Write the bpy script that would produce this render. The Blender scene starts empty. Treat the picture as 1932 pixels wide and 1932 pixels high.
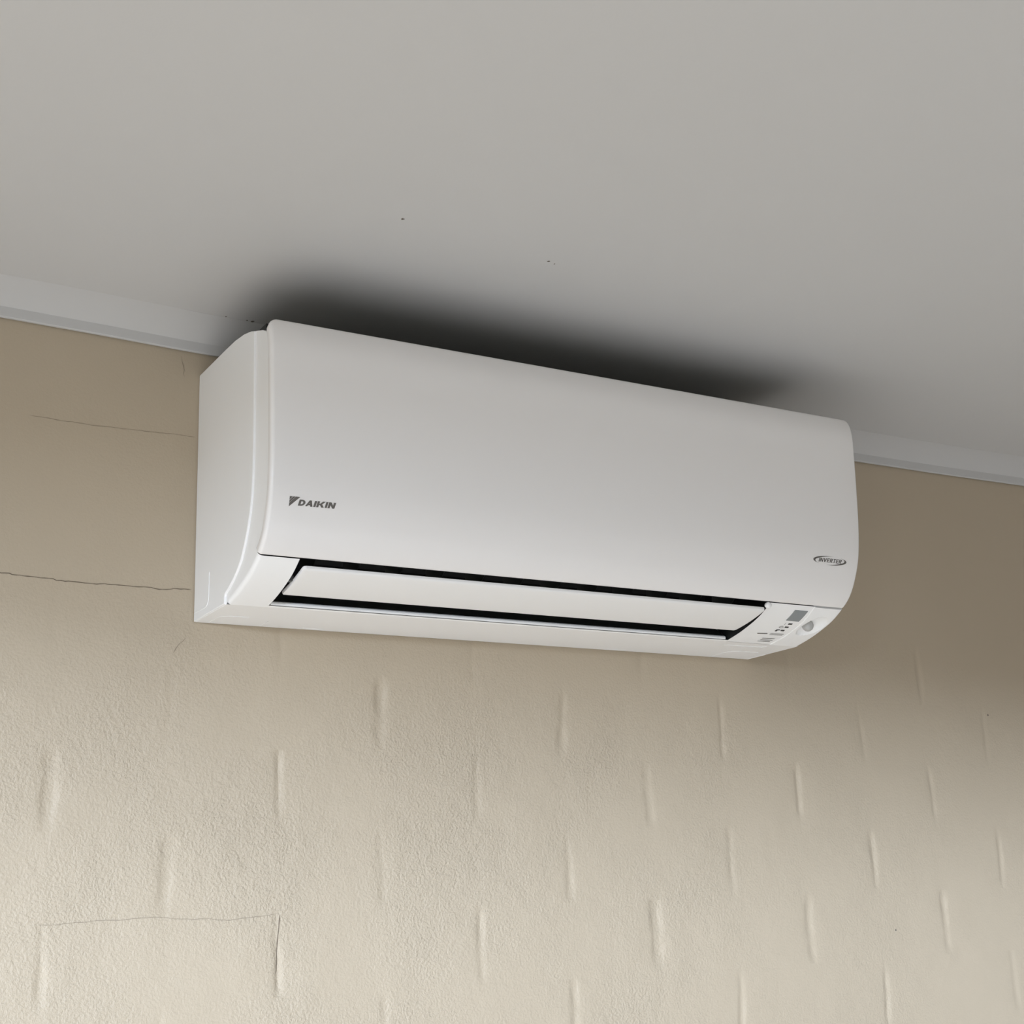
import bpy, bmesh, math, random
import numpy as np
from mathutils import Vector, Matrix

random.seed(7)
rng = np.random.default_rng(11)
scn = bpy.context.scene
COL = scn.collection

# ------------------------------------------------------------------ camera
# world: x right along the brick wall, y into the wall (wall face y = 0), z up,
# origin at the middle of the unit's lower back edge.  Metres.
CAM = (-0.8698, -1.5150, -0.3132)
YAW, PITCH, ROLL, FPX = -0.5325, 0.2672, -0.0361, 2731.45


def camera():
    cx, sx, cz, sz = math.cos(PITCH), math.sin(PITCH), math.cos(YAW), math.sin(YAW)
    rx = Matrix(((1, 0, 0), (0, cx, -sx), (0, sx, cx)))
    rz = Matrix(((cz, -sz, 0), (sz, cz, 0), (0, 0, 1)))
    m = rz @ rx
    rgt, fwd, up = m.col[0], m.col[1], m.col[2]
    cr, sr = math.cos(ROLL), math.sin(ROLL)
    r2 = cr * rgt + sr * up
    u2 = -sr * rgt + cr * up
    cam = bpy.data.cameras.new('camera')
    cam.sensor_width = 36.0
    cam.lens = FPX / 1932 * 36.0
    cam.clip_start = 0.02
    ob = bpy.data.objects.new('camera', cam)
    COL.objects.link(ob)
    b = -fwd
    ob.matrix_world = Matrix(((r2.x, u2.x, b.x, CAM[0]), (r2.y, u2.y, b.y, CAM[1]),
                              (r2.z, u2.z, b.z, CAM[2]), (0, 0, 0, 1)))
    scn.camera = ob


camera()

# ------------------------------------------------------------------ light
scn.view_settings.view_transform = 'Standard'
scn.view_settings.look = 'None'
scn.view_settings.gamma = 1
scn.view_settings.use_curve_mapping = False
scn.view_settings.exposure = 0.0

FLOOR = -2.10
CEIL = 0.3440
RX0, RX1, RY0 = -3.0, 3.0, -3.6          # room: left, right, rear
HEAD = 0.15                             # head of the openings
SKY_STRENGTH = 1.44

world = bpy.data.worlds.new('overcast_sky')
scn.world = world
world.use_nodes = True
bg = world.node_tree.nodes['Background']
bg.inputs['Color'].default_value = (0.97, 0.98, 1.0, 1)
bg.inputs['Strength'].default_value = SKY_STRENGTH


def area(name, loc, target, sx, sy, power, color):
    l = bpy.data.lights.new(name, 'AREA')
    l.shape = 'RECTANGLE'
    l.size, l.size_y, l.energy, l.color = sx, sy, power, color
    o = bpy.data.objects.new(name, l)
    o.location = loc
    d = Vector(target) - Vector(loc)
    o.rotation_euler = d.to_track_quat('-Z', 'Y').to_euler()
    COL.objects.link(o)
    return o


# lamp added outside in place of low outdoor light, shining through the rear left opening
area('daylight_stand_in', (-6.3, -9.2, 0.665), (0, 0, -.25), 5.0, 0.56, 1790, (0.82, 0.965, 1.17))
# sun through the left opening: falls on the floor and low on the wall, well below the frame
sl = bpy.data.lights.new('sun', 'SUN')
sl.energy, sl.angle, sl.color = 7.6, math.radians(0.6), (1.0, 0.985, 0.97)
so = bpy.data.objects.new('sun', sl)
so.rotation_euler = Vector((.85, .5, -.70)).to_track_quat('-Z', 'Y').to_euler()
COL.objects.link(so)


# ------------------------------------------------------------------ materials
def mat(name, color, rough=0.5, spec=0.5, metallic=0.0):
    m = bpy.data.materials.new(name)
    m.use_nodes = True
    b = m.node_tree.nodes['Principled BSDF']
    b.inputs['Base Color'].default_value = (*color, 1)
    b.inputs['Roughness'].default_value = rough
    b.inputs['Specular IOR Level'].default_value = spec
    b.inputs['Metallic'].default_value = metallic
    return m


def noise_bump(m, layers, color_var=None, worn=False):
    """layers: (scale, detail, distance, strength) stacked bumps in world position."""
    nt = m.node_tree
    b = nt.nodes['Principled BSDF']
    geo = nt.nodes.new('ShaderNodeNewGeometry')
    prev = None
    for sc, det, dist, st in layers:
        n = nt.nodes.new('ShaderNodeTexNoise')
        n.inputs['Scale'].default_value = sc
        n.inputs['Detail'].default_value = det
        n.inputs['Roughness'].default_value = 0.55
        nt.links.new(geo.outputs['Position'], n.inputs['Vector'])
        bp = nt.nodes.new('ShaderNodeBump')
        bp.inputs['Distance'].default_value = dist
        bp.inputs['Strength'].default_value = st
        if worn:                          # thick roller stipple low on the wall, flatter paint higher up and to the right
            if prev is None:
                sep = nt.nodes.new('ShaderNodeSeparateXYZ')
                nt.links.new(geo.outputs['Position'], sep.inputs[0])
                big = nt.nodes.new('ShaderNodeTexNoise')
                big.inputs['Scale'].default_value = 6
                nt.links.new(geo.outputs['Position'], big.inputs['Vector'])
                mz = nt.nodes.new('ShaderNodeMapRange')
                for k_, v_ in zip(('From Min', 'From Max', 'To Min', 'To Max'), (-.14, .06, 1, .18)):
                    mz.inputs[k_].default_value = v_
                nt.links.new(sep.outputs['Z'], mz.inputs['Value'])
                mx_ = nt.nodes.new('ShaderNodeMapRange')
                for k_, v_ in zip(('From Min', 'From Max', 'To Min', 'To Max'), (.1, .75, 1, .35)):
                    mx_.inputs[k_].default_value = v_
                nt.links.new(sep.outputs['X'], mx_.inputs['Value'])
                mb_ = nt.nodes.new('ShaderNodeMapRange')
                for k_, v_ in zip(('From Min', 'From Max', 'To Min', 'To Max'), (.35, .65, .45, 1.25)):
                    mb_.inputs[k_].default_value = v_
                nt.links.new(big.outputs['Fac'], mb_.inputs['Value'])
                m1 = nt.nodes.new('ShaderNodeMath'); m1.operation = 'MULTIPLY'
                nt.links.new(mz.outputs[0], m1.inputs[0]); nt.links.new(mx_.outputs[0], m1.inputs[1])
                m2 = nt.nodes.new('ShaderNodeMath'); m2.operation = 'MULTIPLY'
                nt.links.new(m1.outputs[0], m2.inputs[0]); nt.links.new(mb_.outputs[0], m2.inputs[1])
            ms = nt.nodes.new('ShaderNodeMath'); ms.operation = 'MULTIPLY'
            ms.inputs[1].default_value = st
            nt.links.new(m2.outputs[0], ms.inputs[0])
            nt.links.new(ms.outputs[0], bp.inputs['Strength'])
        nt.links.new(n.outputs['Fac'], bp.inputs['Height'])
        if prev is not None:
            nt.links.new(prev.outputs['Normal'], bp.inputs['Normal'])
        prev = bp
    if prev is not None:
        nt.links.new(prev.outputs['Normal'], b.inputs['Normal'])
    if color_var:
        sc, amt = color_var
        n = nt.nodes.new('ShaderNodeTexNoise')
        n.inputs['Scale'].default_value = sc
        n.inputs['Detail'].default_value = 4
        nt.links.new(geo.outputs['Position'], n.inputs['Vector'])
        base = b.inputs['Base Color'].default_value[:]
        mx = nt.nodes.new('ShaderNodeMix')
        mx.data_type = 'RGBA'
        mx.inputs['A'].default_value = tuple(c * (1 - amt) for c in base[:3]) + (1,)
        mx.inputs['B'].default_value = tuple(min(1, c * (1 + amt)) for c in base[:3]) + (1,)
        nt.links.new(n.outputs['Fac'], mx.inputs['Factor'])
        nt.links.new(mx.outputs['Result'], b.inputs['Base Color'])
    return m


M_WALL = noise_bump(mat('beige_masonry_paint', (0.465, 0.388, 0.290), 0.42, 0.4),
                    [(60, 3, 0.0026, 0.55), (330, 4, 0.0018, 0.95), (110, 2, 0.0012, .4)], (5, 0.03), worn=True)
M_WALL2 = noise_bump(mat('beige_room_paint', (0.50, 0.46, 0.40), 0.6, 0.3), [(90, 3, 0.001, 0.3)])
M_CEIL = noise_bump(mat('white_ceiling_paint', (0.53, 0.523, 0.515), 0.85, 0.2),
                    [(14, 3, 0.001, 0.15), (300, 3, 0.0003, 0.3)], (3, 0.012))
M_TRIM = noise_bump(mat('white_trim_paint', (0.51, 0.503, 0.497), 0.6, 0.3), [(60, 2, 0.0006, 0.3)])
M_FLOOR = noise_bump(mat('pale_floor', (0.66, 0.645, 0.625), 0.45, 0.4), [(30, 3, 0.001, 0.2)], (4, 0.12))
M_GRASS = noise_bump(mat('outdoor_ground', (0.13, 0.13, 0.115), 0.9, 0.2), [], (1, 0.2))
M_CRACK = mat('crack_shade', (0.17, 0.135, 0.10), 0.9, 0.1)  # dark tone stands for the shade deep inside a crack
M_FINE = mat('fine_crack_shade', (0.30, 0.25, 0.19), 0.9, 0.1)  # paler painted shade for the finer cracks
M_SPECK = mat('dirt_speck', (0.16, 0.14, 0.12), 0.9, 0.1)
M_PANEL = noise_bump(mat('glossy_white_panel', (0.83, 0.81, 0.80), 0.22, 0.45), [(500, 2, 0.00008, 0.2)])
M_WHITE = noise_bump(mat('white_plastic', (0.905, 0.905, 0.905), 0.38, 0.45), [(700, 2, 0.0001, 0.25)])
M_FLAP = noise_bump(mat('white_flap_plastic', (0.85, 0.845, 0.84), 0.35, 0.45), [(700, 2, 0.0001, 0.2)])
M_CAVITY = mat('black_outlet_plastic', (0.016, 0.017, 0.017), 0.5, 0.3)
M_GUIDE = noise_bump(mat('dark_grey_guide', (0.085, 0.09, 0.088), 0.45, 0.4), [(200, 2, 0.0002, 0.2)])
M_INK = mat('dark_grey_print', (0.135, 0.125, 0.115), 0.5, 0.3)
M_INK2 = mat('mid_grey_print', (0.24, 0.235, 0.23), 0.5, 0.3)
M_INK3 = mat('pale_grey_print', (0.45, 0.445, 0.44), 0.5, 0.3)
M_LENS = mat('smoked_display_window', (0.25, 0.27, 0.28), 0.25, 0.4)
M_BLACKLED = mat('black_indicator', (0.03, 0.03, 0.032), 0.4, 0.4)
M_BALL = noise_bump(mat('grey_sensor_lens', (0.45, 0.45, 0.44), 0.4, 0.4), [(300, 2, 0.0002, 0.3)])


# ------------------------------------------------------------------ helpers
def link(name, verts, faces, m, parent=None, smooth=True, angle=40, loc=(0, 0, 0), crease=None):
    me = bpy.data.meshes.new(name)
    me.from_pydata([tuple(map(float, v)) for v in verts], [], faces)
    bm = bmesh.new()
    bm.from_mesh(me)
    bmesh.ops.remove_doubles(bm, verts=bm.verts, dist=1e-6)
    bmesh.ops.recalc_face_normals(bm, faces=bm.faces)
    bm.to_mesh(me)
    bm.free()
    me.materials.append(m)
    if smooth:
        me.shade_smooth()
        me.set_sharp_from_angle(angle=math.radians(angle))
        if crease:
            for e in me.edges:
                if all(crease(me.vertices[q].co) for q in e.vertices):
                    e.use_edge_sharp = True
    o = bpy.data.objects.new(name, me)
    o.location = loc
    COL.objects.link(o)
    if parent is not None:
        o.parent = parent
    return o


class MB:
    def __init__(s):
        s.v, s.f = [], []

    def add(s, verts, faces):
        n = len(s.v)
        s.v += [tuple(map(float, v)) for v in verts]
        s.f += [tuple(i + n for i in f) for f in faces]

    def grid(s, pts):
        """pts: rows x cols of 3-D points"""
        r, c = len(pts), len(pts[0])
        vs = [p for row in pts for p in row]
        s.add(vs, [(i * c + j, i * c + j + 1, (i + 1) * c + j + 1, (i + 1) * c + j)
                   for i in range(r - 1) for j in range(c - 1)])

    def box(s, a, b):
        (x0, y0, z0), (x1, y1, z1) = a, b
        v = [(x, y, z) for z in (z0, z1) for y in (y0, y1) for x in (x0, x1)]
        s.add(v, [(0, 1, 3, 2), (4, 6, 7, 5), (0, 4, 5, 1), (2, 3, 7, 6), (0, 2, 6, 4), (1, 5, 7, 3)])

    def prism_x(s, poly, x0, x1):
        n = len(poly)
        s.add([(x0, y, z) for y, z in poly] + [(x1, y, z) for y, z in poly],
              [tuple(range(n)), tuple(range(2 * n - 1, n - 1, -1))] +
              [(i, (i + 1) % n, n + (i + 1) % n, n + i) for i in range(n)])

    def build(s, name, m, parent=None, **k):
        return link(name, s.v, s.f, m, parent, **k)


def structure(o):
    o['kind'] = 'structure'
    return o


# ------------------------------------------------------------------ room shell
# brick lattice measured from the photograph
BW, BH, BX0, BZ0 = 0.24624, 0.08651, -0.16168, -0.04967
KMIN, KMAX, NX0, NX1 = -5, 8, -5, 8
ZT = BZ0 - KMIN * BH                     # top of brick region
ZB = BZ0 - (KMAX + 1) * BH
XL, XR = BX0 + NX0 * BW, BX0 + NX1 * BW

TRIMX = [-3.0, -1.2, -.606, -.4925, -.389, -.1, .2, .45, .616, .777, .98, 1.3, 3.0]
TRIMZ = [.3190, .3190, .3171, .3149, .3120, .3096, .3083, .3080, .3083, .3097, .3129, .314, .314]


def trim_z(x):
    return np.interp(x, TRIMX, TRIMZ)


m = MB()                                  # wall core behind the bricks and plain wall round them
m.box((RX0 - .12, 0.006, FLOOR), (RX1 + .12, 0.2, .42))
m.box((RX0, 0.0, FLOOR), (RX1, 0.008, ZB))
m.box((RX0, 0.0, ZB), (XL, 0.008, ZT))
m.box((XR, 0.0, ZB), (RX1, 0.008, ZT))
wall_back = structure(m.build('wall_back', M_WALL, smooth=False))

strength = {(-1, -1): .35, (-1, 0): .55, (-1, 1): .45, (-1, 2): .2, (-1, 3): .5,
            (0, 0): 1.0, (0, 1): .95, (0, 2): .65, (0, 3): .4, (0, 4): .65, (0, -1): .25,
            (1, -2): .9, (1, -1): 1.05, (1, 0): .55, (1, 1): .75, (1, 2): 1.0, (1, 3): .7,
            (2, -1): .6, (2, 0): .45, (2, 1): .6, (2, 2): .85, (2, 3): .85, (2, 4): .55,
            (3, -2): .5, (3, -1): 1.3, (3, 0): .75, (3, 1): 1.0, (3, 2): .85, (3, 3): .9,
            (4, -1): .6, (4, 0): .55, (4, 1): .75, (4, 2): .6, (4, 3): .9, (4, 4): .55}
width = {(1, -2): 1.6, (0, 0): 1.3, (0, 1): 1.2, (2, -1): 1.5, (3, -1): .6, (3, 1): 1.9, (1, 1): 1.3}
JOINT = {}
for k in range(KMIN - 1, KMAX + 2):
    for i in range(NX0 - 1, NX1 + 2):
        s = strength.get((k, i))
        if s is None:
            s = rng.uniform(.35, .8) if k >= 0 else (.12 if k == -1 else .05)
        JOINT[(k, i)] = (s, width.get((k, i), rng.uniform(.75, 1.2)), rng.uniform(-1, 1),
                         rng.uniform(0, 6.28))

# lumps, drips and smears of old paint: (x, z, radius_x, radius_z, height)
LUMPS = [(0.385, -.235, .004, .016, .0011), (0.41, -.222, .006, .012, .0008), (0.388, -.27, .006, .006, .0014),
         (-0.345, -.235, .005, .012, .0012), (-0.318, -.255, .016, .012, -.0008), (-0.405, -.03, .005, .006, .0009),
         (-0.385, -.028, .004, .008, .0010), (-0.52, -.22, .02, .02, .0006), (0.235, -.385, .012, .03, .0009),
         (0.70, -.40, .01, .006, .0010), (-.25, -.40, .006, .008, .0010), (.05, -.16, .02, .012, .0006)]


def vnoise(x, z, sc, seed):
    """smooth value noise on numpy arrays"""
    r = np.random.default_rng(seed).random((64, 64)) * 2 - 1
    u, v = x * sc + 1000.3, z * sc + 1000.7
    iu, iv = np.floor(u).astype(int), np.floor(v).astype(int)
    fu, fv = u - iu, v - iv
    fu, fv = fu * fu * (3 - 2 * fu), fv * fv * (3 - 2 * fv)
    g = lambda a, b: r[a % 64, b % 64]
    return ((g(iu, iv) * (1 - fu) + g(iu + 1, iv) * fu) * (1 - fv) +
            (g(iu, iv + 1) * (1 - fu) + g(iu + 1, iv + 1) * fu) * fv)


def relief(x, z):
    """height of the painted brickwork towards the room (m)"""
    kf = (BZ0 - z) / BH
    h = np.zeros_like(x)
    rough = np.clip((0.06 - z) / .14, 0.12, 1)
    h += .00045 * rough * vnoise(x, z, 22, 1) + .00028 * rough * vnoise(x, z, 55, 2)
    h += .0008 * vnoise(x, z, 5, 3)
    for (k, i), (s, w, tilt, ph) in JOINT.items():
        xj = BX0 + (i + .5 * (k % 2)) * BW
        zc = BZ0 - (k + .5) * BH
        near = (abs(x - xj) < .06) & (abs(z - zc) < BH * .9)
        if not near.any():
            continue
        t = (z - zc) / (BH * .5)
        end = 1 / (1 + np.exp((abs(t + .08 * tilt) - .84) * 14))
        nz = vnoise(x * 0 + xj * 7, z, 38, 21 + k % 5)
        nz2 = vnoise(x * 0 + xj * 5 + 3, z, 70, 31 + i % 5)
        xc = xj + .0011 * np.sin(t * 2.1 + ph) + .0022 * tilt * t + .0008 * nz
        half = .0040 * w * (1 + .25 * nz2)
        d = abs(x - xc)
        g = 1 / (1 + np.exp((d - half) / (.0012 + .0006 * abs(nz))))
        fill = np.clip(.8 + .5 * nz2 + .25 * np.sin(t * 1.7 + ph), .25, 1.15)
        h -= np.where(near, .0025 * s * fill * end * g, 0)
        # pillow of the neighbouring bricks
        h -= np.where(near, .0006 * s * end * np.exp(-(d / .02) ** 2), 0)
    # bed joints: almost filled with paint
    fr = abs(kf - np.round(kf)) * BH
    bed = .00035 * np.clip((0.03 - z) / .12, .1, 1) * (0.5 + .5 * vnoise(x, z, 9, 6))
    h -= bed * np.exp(-(fr / .006) ** 2)
    for lx, lz, rx, rz, a in LUMPS:
        h += a * np.exp(-((x - lx) / rx) ** 2 - ((z - lz) / rz) ** 2)
    return h


endcols = np.array([0, .0012, .0024, .0036, .005, .0065, .008, .010, .0125, .016, .021, .028])
for k in range(KMIN, KMAX + 1):
    rows = np.linspace(BZ0 - k * BH, BZ0 - (k + 1) * BH, 15)
    for i in range(NX0, NX1 + 1):
        xa = BX0 + (i + .5 * (k % 2)) * BW
        xb = xa + BW
        xa, xb = max(xa, XL), min(xb, XR)
        if xb - xa < .05:
            continue
        mid = np.linspace(xa + .028, xb - .028, 22)[1:-1]
        cols = np.concatenate([xa + endcols, mid, (xb - endcols)[::-1]])
        X, Z = np.meshgrid(cols, rows)
        H = relief(X, Z)
        cx, cz = (xa + xb) / 2, (rows[0] + rows[-1]) / 2
        R_, C_ = X.shape
        vs = np.stack([X - cx, -H, Z - cz], -1).reshape(-1, 3).tolist()
        fs = [(r * C_ + c, r * C_ + c + 1, (r + 1) * C_ + c + 1, (r + 1) * C_ + c)
              for r in range(R_ - 1) for c in range(C_ - 1)]
        # returns of the brick going back into the mortar bed
        ring = ([c for c in range(C_)] + [r * C_ + C_ - 1 for r in range(1, R_)] +
                [(R_ - 1) * C_ + c for c in range(C_ - 2, -1, -1)] + [r * C_ for r in range(R_ - 2, 0, -1)])
        n0 = len(vs)
        vs += [(vs[q][0], .0055, vs[q][2]) for q in ring]
        L = len(ring)
        fs += [(ring[q], n0 + q, n0 + (q + 1) % L, ring[(q + 1) % L]) for q in range(L)]
        me = bpy.data.meshes.new('brick')
        me.from_pydata(vs, [], [f[::-1] for f in fs])
        me.materials.append(M_WALL)
        me.shade_smooth()
        me.set_sharp_from_angle(angle=math.radians(60))
        o = bpy.data.objects.new('brick', me)
        o.location = (cx, 0, cz)
        COL.objects.link(o)
        o.parent = wall_back


def crack(pts, w, name='crack', parent=wall_back, jit=.0007, m=M_CRACK, step=.004):
    """hairline split in the paint film: a thin dark sliver lying in the surface"""
    out = []
    for (xa, za), (xb, zb) in zip(pts[:-1], pts[1:]):
        n = max(2, int(math.hypot(xb - xa, zb - za) / step))
        for q in range(n):
            out.append((xa + (xb - xa) * q / n, za + (zb - za) * q / n))
    out.append(pts[-1])
    out = np.array(out)
    wob = np.cumsum(rng.normal(0, jit * .6, (len(out), 2)), 0)
    wob -= np.linspace(0, 1, len(out))[:, None] * wob[-1]
    out = out + wob
    d = np.gradient(out, axis=0)
    nrm = np.stack([-d[:, 1], d[:, 0]], -1)
    nrm /= np.linalg.norm(nrm, axis=1)[:, None] + 1e-9
    wid = w * (.5 + .5 * rng.random(len(out)))[:, None]
    wid[0] *= .2
    wid[-1] *= .2
    a, b = out + nrm * wid / 2, out - nrm * wid / 2
    ya, yb = -relief(a[:, 0], a[:, 1]) - .00025, -relief(b[:, 0], b[:, 1]) - .00025
    mb = MB()
    mb.grid([[(p[0], y, p[1]) for p, y in zip(a, ya)], [(p[0], y, p[1]) for p, y in zip(b, yb)]])
    return mb.build(name, m, parent, smooth=False)


crack([(-.80, .0395), (-.59, .0372), (-.50, .0366), (-.388, .0362)], .0011)
crack([(-.57, .2118), (-.50, .2112), (-.388, .2119)], .0008, jit=.0004, m=M_FINE)
crack([(-.4048, .3068), (-.4035, .295), (-.4023, .2815)], .0008, jit=.0014, m=M_FINE)
crack([(-.4035, .300), (-.4008, .288)], .0006, jit=.0014, m=M_FINE)
zrow3 = BZ0 - 3 * BH
xj = BX0 - .5 * BW
crack([(-.535, zrow3 - .004), (-.42, zrow3 + .001), (-.34, zrow3 - .004), (xj - .004, zrow3 - .001)], .0007, jit=.0005, m=M_FINE)
crack([(xj + .002, zrow3 - .002), (xj + .001, zrow3 - .03), (xj - .001, zrow3 - .062)], .0016, jit=.0005)
crack([(-.407, -.035), (-.401, -.024), (-.393, -.018)], .0009, m=M_FINE)


def speck(x, y, z, r, parent, ceil=False):
    n = 9
    rr = r * (0.6 + .8 * rng.random(n))
    vs = [(math.cos(6.283 * q / n) * rr[q], math.sin(6.283 * q / n) * rr[q]) for q in range(n)]
    if ceil:
        top = [(x + a, y + b, z) for a, b in vs] + [(x, y, z - r * .4)]
    else:
        top = [(x + a, y, z + b) for a, b in vs] + [(x, y - r * .4, z)]
    return link('speck', top, [(q, (q + 1) % n, n) for q in range(n)] + [tuple(range(n))], M_SPECK, parent)


for sx_, sz_, sr_ in [(.6044, -.3597, .0013), (.8341, -.0595, .0016)]:
    speck(sx_, float(-relief(np.array([sx_]), np.array([sz_]))[0]) - .0002, sz_, sr_, wall_back)

# small coved cornice with a plain lip
m = MB()
NOSE = [(-.0024, .05), (-.0024, .0), (-.0056, -.0002), (-.0064, .0010), (-.0078, .0112), (-.0086, .0122), (-.0100, .0132), (-.0140, .0165),
        (-.0220, .0228), (-.0300, .0278), (-.0370, .0312), (-.0420, .0328), (-.0440, .05)]
xs = np.unique(np.concatenate([np.linspace(RX0, RX1, 60), np.linspace(-.75, 1.1, 60)]))
pts = []
for y, dz in NOSE:
    pts.append([(x, y + .0006 * math.sin(x * 9 + y * 40), trim_z(x) + dz) for x in xs])
pts.append(pts[0])
m.grid(pts)
cornice = structure(m.build('trim_1', M_TRIM, angle=25))

# ceiling follows the same slight sag above the wall
m = MB()
ys = np.array([.1, 0, -.05, -.1, -.2, -.35, -.6, -1, -2, RY0])
xs = np.linspace(RX0, RX1, 90)
m.grid([[(x, y, CEIL + (trim_z(x) - .311) * max(0, 1 + min(0, y) / .6)) for x in xs] for y in ys])
m.box((RX0 - .12, RY0 - .12, CEIL + .02), (RX1 + .12, .2, CEIL + .14))
ceiling = structure(m.build('ceiling', M_CEIL, angle=25))
for cx_, cy_, r_ in [(-.2954, -.3495, .0017), (-.116, -.3307, .0013), (-.107, -.328, .0011),
                     (-.3700, -.0448, .0013), (-.3450, -.0450, .0014), (-.3380, -.0448, .0020)]:
    speck(cx_, cy_, CEIL + (float(trim_z(cx_)) - .311) * max(0, 1 + cy_ / .6) - .0002, r_, ceiling, True)

m = MB()
m.box((RX0 - .12, RY0 - .12, FLOOR - .1), (RX1 + .12, .2, FLOOR))
structure(m.build('floor', M_FLOOR, smooth=False))

m = MB()                                   # left wall with a wide glazed opening
LY0, LY1 = -3.45, -0.4
m.box((RX0 - .12, LY1, FLOOR), (RX0, .0, CEIL + .02))
m.box((RX0 - .12, RY0, FLOOR), (RX0, LY0, CEIL + .02))
m.box((RX0 - .12, LY0, HEAD + .12), (RX0, LY1, CEIL + .02))
structure(m.build('wall_left', M_WALL2, smooth=False))
m = MB()
m.box((RX1, RY0, FLOOR), (RX1 + .12, .0, CEIL + .02))
structure(m.build('wall_right', M_WALL2, smooth=False))
m = MB()                                   # rear wall, open towards the terrace
BX_0, BX_1 = -2.9, 0.0
m.box((RX0 - .12, RY0 - .12, FLOOR), (BX_0, RY0, CEIL + .02))
m.box((BX_1, RY0 - .12, FLOOR), (RX1 + .12, RY0, CEIL + .02))
m.box((BX_0, RY0 - .12, HEAD), (BX_1, RY0, CEIL + .02))
structure(m.build('wall_rear', M_WALL2, smooth=False))
m = MB()
m.box((-40, -40, FLOOR - .3), (40, 40, FLOOR - .12))
structure(m.build('floor_outside', M_GRASS, smooth=False))

# ------------------------------------------------------------------ the air conditioner
ac = bpy.data.objects.new('air_conditioner', None)
COL.objects.link(ac)
ac['label'] = 'white wall mounted split air conditioner with its louver flap open, under the ceiling'
ac['category'] = 'air conditioner'

PROF = np.array([(-.2293, .2705), (-.2345, .2535), (-.2356, .2137), (-.2350, .173), (-.2330, .1245), (-.2312, .1057),
                 (-.2266, .0819), (-.2195, .0640), (-.2083, .0448), (-.1999, .0365), (-.1930, .0318),
                 (-.1761, .0216), (-.149, .0113), (-.13, .0058), (-.1024, 0), (0, 0)])
_raw = np.array([(-.2293, .2705), (-.235, .2535), (-.2356, .2137), (-.235, .173), (-.2326, .1245), (-.2314, .1057),
                 (-.2263, .0819), (-.2195, .0645), (-.2078, .0443), (-.1996, .0359), (-.193, .0323),
                 (-.1761, .0216), (-.149, .0113), (-.13, .0058), (-.1024, 0), (0, 0)])
SK = np.concatenate([[0], np.cumsum(np.hypot(*np.diff(_raw, axis=0).T))])
S_SEAM, S_CREASE = SK[10], SK[14]
# dense, smoothed profile between top edge and crease
sd = np.linspace(0, S_CREASE, 700)


def _cr(t, tk, v):
    mm = np.gradient(v, tk)
    i = np.clip(np.searchsorted(tk, t) - 1, 0, len(tk) - 2)
    h = tk[i + 1] - tk[i]
    u = (t - tk[i]) / h
    return ((2 * u**3 - 3 * u**2 + 1) * v[i] + (u**3 - 2 * u**2 + u) * h * mm[i] +
            (-2 * u**3 + 3 * u**2) * v[i + 1] + (u**3 - u**2) * h * mm[i + 1])


PY, PZ = _cr(sd, SK[:15], PROF[:15, 0]), _cr(sd, SK[:15], PROF[:15, 1])


def _smooth(a, w=28):
    k = np.exp(-np.linspace(-2.2, 2.2, 2 * w + 1)**2)
    k /= k.sum()
    lo = 2 * a[0] - a[1:w + 1][::-1]
    hi = 2 * a[-1] - a[-w - 1:-1][::-1]
    return np.convolve(np.concatenate([lo, a, hi]), k, 'valid')


PY, PZ = _smooth(PY), _smooth(PZ)


def prof(s, off=0.0):
    """point (y, z) on the front profile at arc length s, pushed out along the normal"""
    if s > S_CREASE:
        return (-.1024 + (s - S_CREASE), -off)
    y, z = np.interp(s, sd, PY), np.interp(s, sd, PZ)
    e = .0015
    a, b = max(0, s - e), min(S_CREASE, s + e)
    ty = np.interp(b, sd, PY) - np.interp(a, sd, PY)
    tz = np.interp(b, sd, PZ) - np.interp(a, sd, PZ)
    l = math.hypot(ty, tz)
    return (y + tz / l * off, z - ty / l * off)


def surf(x, s, off=0.0):
    y, z = prof(s, off)
    return (x, y, z)


HW = .385


def panel_hw(s):
    z = prof(s)[1]
    return .3834 + .0052 * min(1, max(0, (z - .03) / .24))


# --- front panel: a curved plate with rounded ends
TH, RE, RC = .0095, .0042, .011
cols = []                                # (kind, value): fraction across + edge angle
ang = np.linspace(90, 0, 7)
ss = np.concatenate([[0, .0006, .0016, .003, .005, .008, .0115], np.linspace(.016, S_SEAM - .004, 44), [S_SEAM - .0016, S_SEAM - .0006]])


def panel_rows(s_list, back):
    grid = []
    nmid = np.linspace(-1, 1, 34)
    for si, s in enumerate(s_list):
        row = []
        hw = panel_hw(s)
        # rounded upper corners seen from the front
        cut = 0.0
        if s < RC:
            cut = RC - math.sqrt(max(0, RC * RC - (RC - s)**2))
        hw2 = hw - cut
        # rounded top and bottom lips
        lip = 0.0
        if s < .004:
            lip = .004 - math.sqrt(max(0, .004**2 - (.004 - s)**2))
        if s > S_SEAM - .002:
            lip = .5 * (s - (S_SEAM - .002))
        if back:
            for u in nmid:
                row.append(surf(u * (hw2 - .0003), s, -TH))
        else:
            for a in ang:
                t = math.radians(a)
                row.append(surf(-(hw2 - RE + RE * math.sin(t)), s, -RE * (1 - math.cos(t)) - lip))
            for u in nmid[1:-1]:
                row.append(surf(u * (hw2 - RE), s, -lip))
            for a in ang[::-1]:
                t = math.radians(a)
                row.append(surf(hw2 - RE + RE * math.sin(t), s, -RE * (1 - math.cos(t)) - lip))
        grid.append(row)
    return grid


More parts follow.
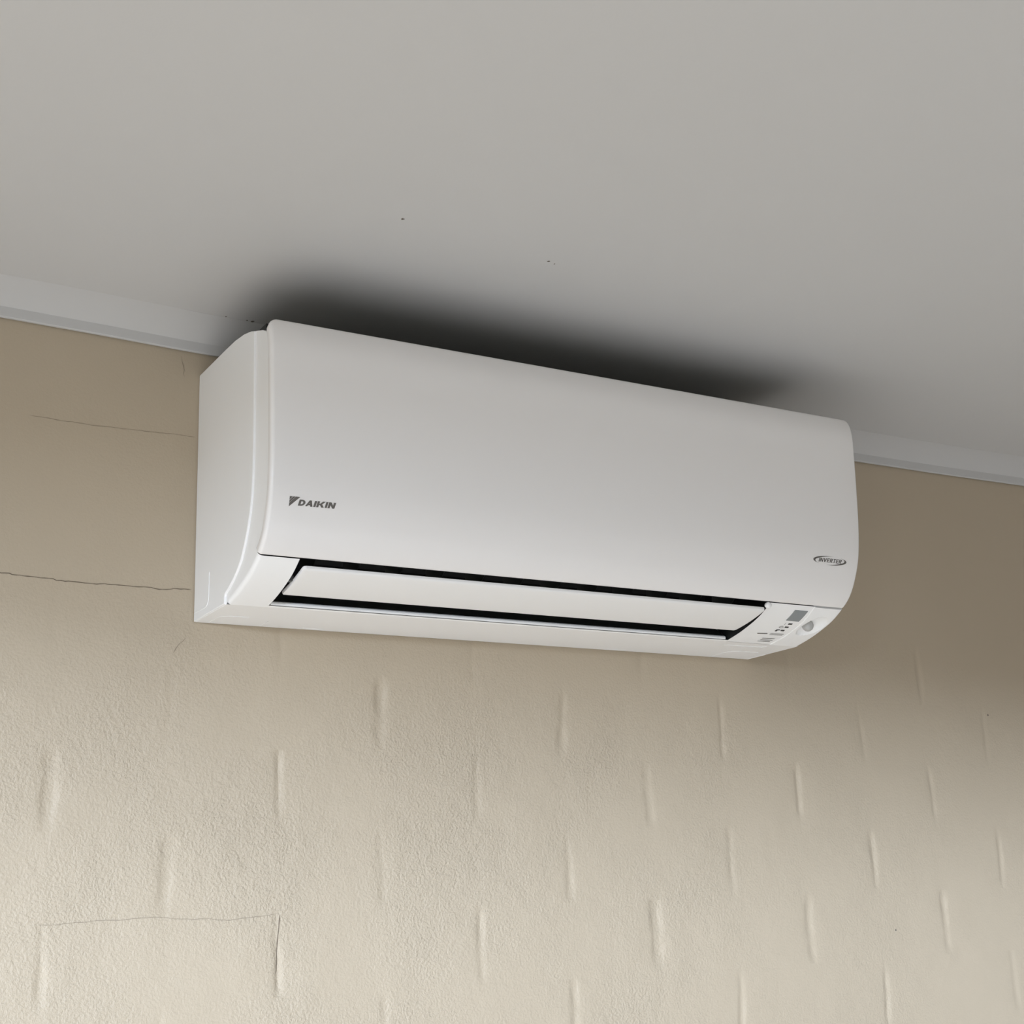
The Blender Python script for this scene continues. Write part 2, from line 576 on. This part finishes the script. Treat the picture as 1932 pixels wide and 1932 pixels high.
m = MB()
fr = panel_rows(ss, False)
bk = panel_rows(ss, True)
m.grid(fr)
m.grid(bk)
for side in (0, -1):
    m.grid([[r[side] for r in fr], [r[side] for r in bk]])
for end in (0, -1):                      # close top and bottom lips
    f, b = fr[end], bk[end]
    fx = [p[0] for p in f]
    bb = [(x, float(np.interp(x, [p[0] for p in b], [p[1] for p in b])), float(np.interp(x, [p[0] for p in b], [p[2] for p in b]))) for x in fx]
    m.grid([f, bb])
m.build('front_panel', M_PANEL, ac, angle=50)['label'] = 'glossy curved white front panel'

# --- casing
IN = .0105                               # frame lies this far behind the panel face
OX0, OX1 = -.339, .2665                  # outlet opening in x
COVX = .3345                             # where the sensor cover begins
S_OPEN_BOT = S_CREASE - .0045
RB = .0045
casing_top = [(-.2080, .2630), (-.1985, .2680), (-.1840, .2728), (-.1676, .2776), (-.1474, .2818), (-.12, .2848),
              (-.09, .2855), (-.002, .2855)]
CS = HW - .0022                          # side of the front frame (the rear side plates stand 2 mm proud)
s_low = np.linspace(S_SEAM + .0004, S_CREASE, 22)
s_up = np.linspace(.022, S_SEAM - .001, 26)


def edge_rows(s_list, x_in, sgn, off=0.0):
    g = []
    for s in s_list:
        row = [surf(x, s, off) for x in (x_in,)]
        xe = CS - RB
        for u in np.linspace(0, 1, 7)[1:]:
            row.append(surf(x_in + (sgn * xe - x_in) * u, s, off))
        for a in np.linspace(0, 90, 6)[1:]:
            t = math.radians(a)
            row.append(surf(sgn * (xe + RB * math.sin(t)), s, off - RB * (1 - math.cos(t))))
        g.append(row)
    return g


m = MB()
m.grid(edge_rows(s_low, OX0, -1))                                   # left cheek
gx = np.linspace(OX1, COVX + .004, 8)
m.grid([[surf(x, s, -.0002) for x in gx] for s in s_low])                   # right cheek up to the sensor cover
s_strip = np.linspace(S_OPEN_BOT, S_CREASE, 4)
m.grid([[surf(x, s) for x in np.linspace(OX0, OX1, 20)] for s in s_strip])
# frame behind the panel
m.grid([[surf(x, s, -IN) for x in np.linspace(-CS, CS, 20)] for s in s_up])
m.grid([[surf(x, s_up[-1], -IN) for x in np.linspace(-CS, CS, 20)],
        [surf(x, s_up[-1] + .0002, -.004) for x in np.linspace(-CS, CS, 20)]])
# underside, top, back
m.grid([[(x, y, 0) for x in np.linspace(-CS, CS, 12)] for y in (-.1024, -.05, -.0005)])
m.grid([[(x, y, z) for x in np.linspace(-CS, CS, 12)] for y, z in [surf(0, s_up[0], -IN)[1:]] + casing_top])
m.grid([[(x, -.0005, z) for x in (-CS, CS)] for z in (0, .2855)])
for sgn in (-1, 1):
    poly = [(-.0005, 0.0), (-.1024, 0.0)] + [prof(s, -RB) for s in s_low[::-1][1:]] + \
           [prof(s, -IN) for s in s_up[::-1]] + casing_top + [(-.0005, .2855)]
    m.add([(sgn * CS, y, z) for y, z in poly], [tuple(range(len(poly)))])
m.build('casing', M_WHITE, ac, angle=35, crease=lambda c: c.z < .0006 and abs(c.y + .1024) < .0012)

# dark intake grille on top: filter bed and slats
m = MB()
m.box((-CS + .012, -.176, .2700), (CS - .012, -.012, .2862))
m.build('intake_filter', M_CAVITY, ac, smooth=False)
slat = None
for q in range(24):
    y_ = -.020 - q * .0064
    z_ = float(np.interp(-y_, [.0, .09, .12, .1474, .1676, .184], [.2868, .2868, .2862, .2832, .2795, .275]))
    m = MB()
    m.box((-CS + .012, y_ - .0009, z_ - .004), (CS - .012, y_ + .0009, z_))
    m.build('intake_slat', M_GUIDE, ac, smooth=False)

# --- side plates with a stepped front edge
SEAM = [(-.1790, .2740), (-.1795, .255), (-.1803, .20), (-.1806, .155), (-.1798, .125), (-.1774, .0984), (-.1733, .0815),
        (-.1672, .0665), (-.1585, .0505), (-.1480, .0368), (-.1372, .0280), (-.1257, .0208), (-.1130, .0150), (-.1011, .0108),
        (-.1000, .0085), (-.1000, .003), (-.0985, .0006)]
for sgn in (-1, 1):
    m = MB()
    outline = [(-.0004, .0004)] + SEAM[::-1] + [(-.1676, .2780), (-.1474, .2822), (-.12, .2852), (-.09, .2858), (-.0004, .2858)]
    n = len(outline)
    o2 = np.array(outline)
    d = np.roll(o2, -1, 0) - np.roll(o2, 1, 0)
    nn = np.stack([d[:, 1], -d[:, 0]], -1)
    nn /= np.linalg.norm(nn, axis=1)[:, None] + 1e-9
    cen = o2.mean(0)
    flip = np.sign(((o2 - cen) * nn).sum(1).sum())
    inner = o2 - nn * flip * .0011
    mid_ = o2 - nn * flip * .0003
    lay = [(o2, sgn * (CS - .004)), (o2, sgn * (HW - .0014)), (mid_, sgn * (HW - .0004)), (inner, sgn * HW)]
    for (a, xa), (b, xb) in zip(lay[:-1], lay[1:]):
        A_ = [(xa, y, z) for y, z in a]
        B_ = [(xb, y, z) for y, z in b]
        m.grid([A_ + [A_[0]], B_ + [B_[0]]])
    m.add([(sgn * HW, y, z) for y, z in inner], [tuple(range(n))])
    m.build('side_panel', M_WHITE, ac, angle=16)


# --- raised outlines of the knock-outs
def rib(pts, to3, w=.0009, h=.0005, name='knockout_outline', m_=None, parent=ac):
    """pts in a 2-D chart; to3(u, v, off) lifts them"""
    P = []
    for (a, b), (c, d_) in zip(pts[:-1], pts[1:]):
        k = max(1, int(math.hypot(c - a, d_ - b) / .004))
        P += [(a + (c - a) * q / k, b + (d_ - b) * q / k) for q in range(k)]
    P.append(pts[-1])
    P = np.array(P)
    d = np.gradient(P, axis=0)
    nr = np.stack([-d[:, 1], d[:, 0]], -1)
    nr /= np.linalg.norm(nr, axis=1)[:, None] + 1e-9
    mb = MB()
    rows = []
    for o_, hh in ((-.5, -.0002), (-.3, h), (.3, h), (.5, -.0002)):
        rows.append([to3(p[0] + q[0] * o_ * w, p[1] + q[1] * o_ * w, hh) for p, q in zip(P, nr)])
    mb.grid(rows)
    return mb.build(name, m_ or M_WHITE, parent, angle=70)


def arc(cx, cy, r, a0, a1, n=7):
    return [(cx + r * math.cos(math.radians(a)), cy + r * math.sin(math.radians(a))) for a in np.linspace(a0, a1, n)]


bot = lambda u, v, o: (u, v, -o)
sidel = lambda u, v, o: (-HW - o, u, v)
rib([(-.369, -.003)] + arc(-.357, -.033, .0125, 180, 270) + [(-.338, -.0455)], bot)
rib([(-.3115, -.033), (-.3105, -.003)], bot)
rib([(-.262, -.008), (-.237, -.008)], bot, w=.003)
rib([(.3185, -.003), (.3175, -.030)] + arc(.3305, -.036, .0130, 180, 270) + [(.350, -.0492), (.362, -.0492)], bot)
rib([(.3815, -.003), (.3815, -.040)], bot)
rib([(.2777, -.0832), (.3389, -.0840), (.3405, -.0927)], bot, h=.0006)
rib([(.152, -.006), (.180, -.006)], bot, w=.003)
rib([(-.0505, .045), (-.0502, .022)] + arc(-.0400, .0190, .0100, 180, 270)[1:] + [(-.024, .0090), (-.004, .0095)], sidel)

# --- air outlet: cavity, guide, vanes
m = MB()
cav = [prof(S_SEAM + .0005, -.0012), (-.186, .050), (-.165, .082), (-.125, .100), (-.085, .088), (-.066, .060), (-.066, .036)]
m.grid([[(x, y, z) for x in np.linspace(OX0, OX1, 6)] for y, z in cav])
for x in (OX0, OX1):
    edge = [prof(s, -.0003) for s in np.linspace(S_SEAM + .0005, S_CREASE - .0045, 12)]
    poly = cav[::-1] + edge + [(-.098, .010), (-.082, .022)]
    m.add([(x, y, z) for y, z in poly], [tuple(range(len(poly)))])
m.build('air_outlet', M_CAVITY, ac, angle=30)
m = MB()
g_ = [(-.066, .036), (-.074, .0275), (-.083, .0195), (-.092, .0128), (-.1010, .0078)]
m.grid([[(x, y, z) for x in np.linspace(OX0, OX1, 6)] for y, z in g_])
m.build('air_guide', M_GUIDE, ac, angle=60)['label'] = 'dark grey air guide'
m = MB()
lp = [(-.1020, .0068), (-.1060, .0062), (-.1073, .0050), (-.1073, .0027), (-.1062, .0016), (-.098, .003)]
m.prism_x(lp, OX0 + .002, OX1 - .004)
m.build('outlet_lip', M_WHITE, ac, angle=60)
for q in range(12):                      # vertical vanes deep in the outlet
    x = OX0 + .03 + q * (OX1 - OX0 - .06) / 11
    m = MB()
    poly = [(-.170, .045), (-.150, .066), (-.120, .060), (-.118, .040), (-.140, .026)]
    m.add([(x + dx, y, z) for dx in (-.0006, .0006) for y, z in poly],
          [tuple(range(5)), tuple(range(9, 4, -1))] + [(i, (i + 1) % 5, 5 + (i + 1) % 5, 5 + i) for i in range(5)])
    m.build('vertical_vane', M_GUIDE, ac, smooth=False)

# --- louver flap
FX0, FX1 = -.3335, .2612
FT, FB = np.array((-.1895, .0228)), np.array((-.1280, .0083))
m = MB()
ch = FB - FT
nm = np.array((ch[1], -ch[0]))
nm = nm / np.linalg.norm(nm)             # outward (down, to the room)
if nm[1] > 0:
    nm = -nm
us = np.concatenate([[0, .012, .04], np.linspace(.1, .9, 9), [.96, .988, 1]])
xsf = [0, .0006, .002, .005] + list(np.linspace(.012, FX1 - FX0 - .012, 20)) + [FX1 - FX0 - .005, FX1 - FX0 - .002, FX1 - FX0 - .0006, FX1 - FX0]
LX = FX1 - FX0


def flap_pt(u, x, under):
    bulge = .0016 * (1 - (2 * u - 1)**2)
    p = FT + ch * u
    r = .0016
    de = min(u, 1 - u) * np.linalg.norm(ch)
    dx = min(x, LX - x)
    dd = min(de, dx)
    t = r - math.sqrt(max(0, r * r - max(0, r - dd)**2))
    # round plan corners
    xx = x
    rc = .0035
    if de < rc:
        c = rc - math.sqrt(rc * rc - (rc - de)**2)
        xx = c + x * (LX - 2 * c) / LX
    off = bulge - t if not under else bulge - .0036
    return (FX0 + xx, p[0] + nm[0] * off, p[1] + nm[1] * off)


top = [[flap_pt(u, x, False) for x in xsf] for u in us]
und = [[flap_pt(u, x, True) for x in xsf] for u in us]
m.grid(top)
m.grid(und)
for e in (0, -1):
    m.grid([top[e], und[e]])
    m.grid([[r[e] for r in top], [r[e] for r in und]])
flap = m.build('louver_flap', M_FLAP, ac, angle=50)
flap['label'] = 'white louver flap, tilted open'


def ball(c, r, name, m_, parent, squash=(1, 1, 1), nu=16, nv=10):
    g = []
    for i in range(nv + 1):
        t = math.pi * i / nv
        g.append([(c[0] + squash[0] * r * math.sin(t) * math.cos(2 * math.pi * j / nu),
                   c[1] + squash[1] * r * math.sin(t) * math.sin(2 * math.pi * j / nu),
                   c[2] + squash[2] * r * math.cos(t)) for j in range(nu + 1)])
    mb = MB()
    mb.grid(g)
    return mb.build(name, m_, parent, angle=80)


ball((OX1 - .003, -.1915, .0285), .0042, 'louver_pivot', M_WHITE, ac, (1.1, 1, .9))['label'] = 'bright white pivot cap at the flap corner'
m = MB()
m.box((OX0 + .0004, -.160, .0165), (FX0 + .001, -.152, .022))
m.build('louver_pivot', M_GUIDE, ac, smooth=False)

# --- sensor cover with its dish
ES0, ES1 = S_SEAM + .0012, S_CREASE - .001


def cover_x(s):
    return float(np.interp(s, [.2528, .2635, .2794, .3006, .3198, .3432, .3484],
                           [.3364, .3368, .3380, .3388, .3386, .3372, .3366]))


DC = np.array((.3602, .2903))
DA = np.array((.0166, .0228))
DROT = math.radians(-14)


def dish(x, s):
    u, v = x - DC[0], s - DC[1]
    a, b = u * math.cos(DROT) - v * math.sin(DROT), u * math.sin(DROT) + v * math.cos(DROT)
    r2 = (a / DA[0])**2 + (b / DA[1])**2
    if r2 >= 1:
        return 0.0
    return -.0076 * (1 - r2)**.55 * min(1, max(0, (.3776 - x) / .0015))


m = MB()
g = []
for s in np.concatenate([[ES0, ES0], np.linspace(ES0 + .0004, ES1 - .0004, 80), [ES1, ES1]]):
    row = []
    x0 = cover_x(s)
    xe = CS - RB
    row += [surf(x0 - .0003, s, -.002), surf(x0 - .0002, s, .0003), surf(x0 + .0003, s, .0007)]
    for x in np.linspace(x0 + .0012, xe, 52):
        row.append(surf(x, s, .0007 + dish(x, s)))
    for a in np.linspace(0, 90, 6)[1:]:
        t = math.radians(a)
        row.append(surf(xe + RB * math.sin(t) + .0003, s, .0007 * math.cos(t) - RB * (1 - math.cos(t)) + dish(xe, s) * math.cos(t)))
    g.append(row)
g[0] = [(p[0],) + tuple(prof(ES0, -.006)) for p in g[0]]
g[-1] = [(p[0],) + tuple(prof(ES1, -.004)) for p in g[-1]]
m.grid(g)
m.build('sensor_cover', M_WHITE, ac, angle=40)['label'] = 'end cover with an oval sensor dish'
bc = surf(.3572, .2942, -.0034)
ball(bc, .0074, 'motion_sensor', M_BALL, ac, nu=24, nv=14)['label'] = 'grey domed sensor eye'


# --- printed and small inset marks (flat print lies on the surface)
def chart(x, s, off):
    return surf(x, s, off)


def patch(name, polys, m_, off=.00025, parent=ac):
    """polys in (x, s); thin film following the profile"""
    mb = MB()
    for poly in polys:
        mb.add([surf(x, s, off) for x, s in poly], [tuple(range(len(poly)))])
    return mb.build(name, m_, parent, smooth=False)


def slab(name, poly, m_, off=.0004, parent=ac, th=.0012, inset=0.0):
    """thin solid tile with a rim"""
    n = len(poly)
    mb = MB()
    mb.add([surf(x, s, off) for x, s in poly] + [surf(x, s, off - th) for x, s in poly],
           [tuple(range(n))] + [(i, (i + 1) % n, n + (i + 1) % n, n + i) for i in range(n)])
    return mb.build(name, m_, parent, smooth=False)


# display window, indicators, printed legends
g = [[surf(x, s, .0005) for x in np.linspace(.3107, .3311, 6)] for s in np.linspace(.2603, .2812, 8)]
mb = MB()
mb.grid(g)
rim = [[surf(x, s, -.001) for x in np.linspace(.3107, .3311, 6)] for s in np.linspace(.2603, .2812, 8)]
for e in (0, -1):
    mb.grid([g[e], rim[e]])
    mb.grid([[r[e] for r in g], [r[e] for r in rim]])
mb.build('display_window', M_LENS, ac, angle=40)['label'] = 'grey smoked display window'
for q in ([(.3201, .2873), (.3260, .2872), (.3262, .2898), (.3204, .2901)],
          [(.3207, .2955), (.3261, .2953), (.3265, .2977), (.3211, .2979)],
          [(.3206, .3040), (.3260, .3038), (.3264, .3064), (.3212, .3064)]):
    slab('indicator_light', q, M_BLACKLED)
slab('indicator_light', [(.3135, .3040), (.3186, .3036), (.3184, .3052), (.3160, .3054), (.3160, .3078), (.3132, .3080)], M_BLACKLED)
ring_o = [(.3155 + .0036 * math.cos(a), .2974 + .0024 * math.sin(a)) for a in np.linspace(0, 2 * math.pi, 17)[:-1]]
ring_i = [(.3155 + .0022 * math.cos(a), .2974 + .0012 * math.sin(a)) for a in np.linspace(0, 2 * math.pi, 17)[:-1]]
patch('printed_symbol', [(ring_o[i], ring_o[(i + 1) % 16], ring_i[(i + 1) % 16], ring_i[i]) for i in range(16)], M_INK3)
patch('printed_symbol', [[(.3146, .2864), (.3152, .2864), (.3161, .2916), (.3155, .2916)]], M_INK2)
patch('printed_legend', [[(.2921, .3161), (.3074, .3151), (.3080, .3170), (.2930, .3184)]], M_INK)
# two rows of unreadably small lettering
mb_p = []
for r_, (s0, s1) in enumerate(((.3137, .3156), (.3166, .3187))):
    x = .3116 + .0008 * r_
    while x < .3322:
        w = random.uniform(.0008, .0016)
        mb_p.append([(x, s0), (x + w, s0), (x + w, s1), (x, s1)])
        x += w + .0004
patch('printed_legend', mb_p, M_INK3)
for (a, b) in (((.3102, .3294), (.3292, .3284)), ((.3112, .3345), (.3304, .3338)), ((.3105, .3391), (.3297, .3383))):
    patch('printed_legend', [[a, b, (b[0], b[1] + .0013), (a[0], a[1] + .0013)]], M_INK2)


# --- lettering from strokes: glyphs on a unit box (u right, v up), italic shear
def stroke(pts, w, closed=False):
    out = []
    P = [np.array(p, float) for p in pts]
    segs = list(zip(P[:-1], P[1:])) + ([(P[-1], P[0])] if closed else [])
    for a, b in segs:
        d = b - a
        l = np.linalg.norm(d)
        n = np.array((-d[1], d[0])) / l * w / 2
        e = d / l * w * .25 if len(segs) > 1 else d * 0
        out.append([a - e + n, b + e + n, b + e - n, a - e - n])
    return out


def bar(x0, y0, x1, y1, wx):
    """stroke with horizontal-cut ends"""
    return [[(x0, y0), (x0 + wx, y0), (x1 + wx, y1), (x1, y1)]]


def glyph(c, w, t, hy):
    """c: letter, w: width, t: horizontal stem, hy: bar thickness; height 1"""
    G = []
    if c == 'I':
        G += bar(0, 0, 0, 1, t)
    elif c == 'D':
        n = 12
        o_ = [(w * .42 + w * .58 * math.cos(a), .5 + .5 * math.sin(a)) for a in np.linspace(-math.pi / 2, math.pi / 2, n)]
        i_ = [(w * .42 + (w * .58 - t) * math.cos(a), .5 + (.5 - hy) * math.sin(a)) for a in np.linspace(-math.pi / 2, math.pi / 2, n)]
        G += [[o_[q], o_[q + 1], i_[q + 1], i_[q]] for q in range(n - 1)]
        G += bar(0, 0, 0, 1, t) + [[(t, 0), (w * .42, 0), (w * .42, hy), (t, hy)], [(t, 1 - hy), (w * .42, 1 - hy), (w * .42, 1), (t, 1)]]
    elif c == 'A':
        G += bar(0, 0, w * .5 - t * .45, 1, t * .9) + bar(w - t, 0, w * .5 - t * .5, 1, t)
        G += [[(w * .2, .2), (w * .8, .2), (w * .74, .2 + hy), (w * .26, .2 + hy)]]
    elif c == 'K':
        G += bar(0, 0, 0, 1, t) + bar(t * .75, .38, w - t * 1.2, 1, t * 1.2) + bar(w - t * 1.2, 0, t * .95, .60, t * 1.2)
    elif c == 'N':
        G += bar(0, 0, 0, 1, t) + bar(w - t, 0, w - t, 1, t) + bar(w - t * 1.05, 0, 0, 1, t * 1.05)
    elif c == 'V':
        G += bar(w * .5 - t * .5, 0, 0, 1, t) + bar(w * .5 - t * .5, 0, w - t, 1, t)
    elif c == 'T':
        G += [[(0, 1 - hy), (w, 1 - hy), (w, 1), (0, 1)]] + bar(w * .5 - t * .5, 0, w * .5 - t * .5, 1 - hy, t)
    elif c == 'E':
        G += bar(0, 0, 0, 1, t)
        for y0, ww in ((0, w), (.5 - hy / 2, w * .9), (1 - hy, w)):
            G.append([(t, y0), (ww, y0), (ww, y0 + hy), (t, y0 + hy)])
    elif c == 'R':
        n = 9
        o_ = [(w * .5 + w * .48 * math.cos(a), .72 + .28 * math.sin(a)) for a in np.linspace(-math.pi / 2, math.pi / 2, n)]
        i_ = [(w * .5 + (w * .48 - t) * math.cos(a), .72 + (.28 - hy) * math.sin(a)) for a in np.linspace(-math.pi / 2, math.pi / 2, n)]
        G += [[o_[q], o_[q + 1], i_[q + 1], i_[q]] for q in range(n - 1)]
        G += bar(0, 0, 0, 1, t) + [[(t, .44), (w * .5, .44), (w * .5, .44 + hy), (t, .44 + hy)], [(t, 1 - hy), (w * .5, 1 - hy), (w * .5, 1), (t, 1)]]
        G += bar(w - t, 0, w * .42, .46, t)
    return G


def word(txt, widths, gap, x0, x1, s_top, s_bot, t, hy, shear):
    tot = sum(widths) + gap * (len(txt) - 1)
    out = []
    u = 0
    for c, w in zip(txt, widths):
        for poly in glyph(c, w, t, hy):
            q = []
            for a, b in poly:
                f = (u + a + shear * b) / (tot + max(0, shear))
                q.append((x0 + (x1 - x0) * f, s_bot(f) + (s_top(f) - s_bot(f)) * b))
            out.append(q)
        u += w + gap
    return out


T = lambda f: .1890 - .0007 * f
B_ = lambda f: .1950 - .0009 * f
polys = word('DAIKIN', [1.12, 1.25, .38, 1.34, .38, 1.2], .11, -.3545, -.3143, T, B_, .38, .25, .22)
# emblem: right triangle split by fine slanted lines
t0, t1, t2 = np.array((-.3638, .1868)), np.array((-.3528, .1866)), np.array((-.3636, .1967))
lerp = lambda a, b, f: tuple(a + (b - a) * f)
polys += [[lerp(t0, t1, .0), lerp(t0, t1, .30), lerp(t0, t2, .34), lerp(t0, t2, .0)],
          [lerp(t0, t1, .345), lerp(t0, t1, .55), lerp(t0, t2, .62), lerp(t0, t2, .39)],
          [lerp(t0, t1, .58), lerp(t0, t1, 1.), lerp(t0, t2, 1.), lerp(t0, t2, .655)]]
patch('printed_lettering', polys, M_INK)['label'] = 'bold grey printed capitals beside a striped triangle emblem'

T2 = lambda f: .1874 - .0002 * f
B2 = lambda f: .1921 - .0001 * f
polys = word('INVERTER', [.2, .72, .72, .62, .66, .62, .62, .66], .10, .3186, .3562, T2, B2, .2, .17, .16)
for rot in (0, 1):
    n = 22
    cx_, cs_ = .3367, .1898
    a_ = np.radians(np.linspace(78, 232, n))
    for q in range(n - 1):
        quad = []
        for a, inn in ((a_[q], 0), (a_[q + 1], 0), (a_[q + 1], 1), (a_[q], 1)):
            th_ = max(0.0, math.sin(math.pi * (math.degrees(a) - 78) / 154.0))**1.3
            rx_, rs_ = .0266, .0053
            if inn:
                rx_ -= .0042 * th_
                rs_ -= .0016 * th_
            px, ps = rx_ * math.cos(a), -rs_ * math.sin(a)
            if rot:
                px, ps = -px, -ps
            quad.append((cx_ + px, cs_ + ps))
        polys.append(quad)
patch('printed_lettering', polys, M_INK)['label'] = 'small grey printed capitals between two swooshes'
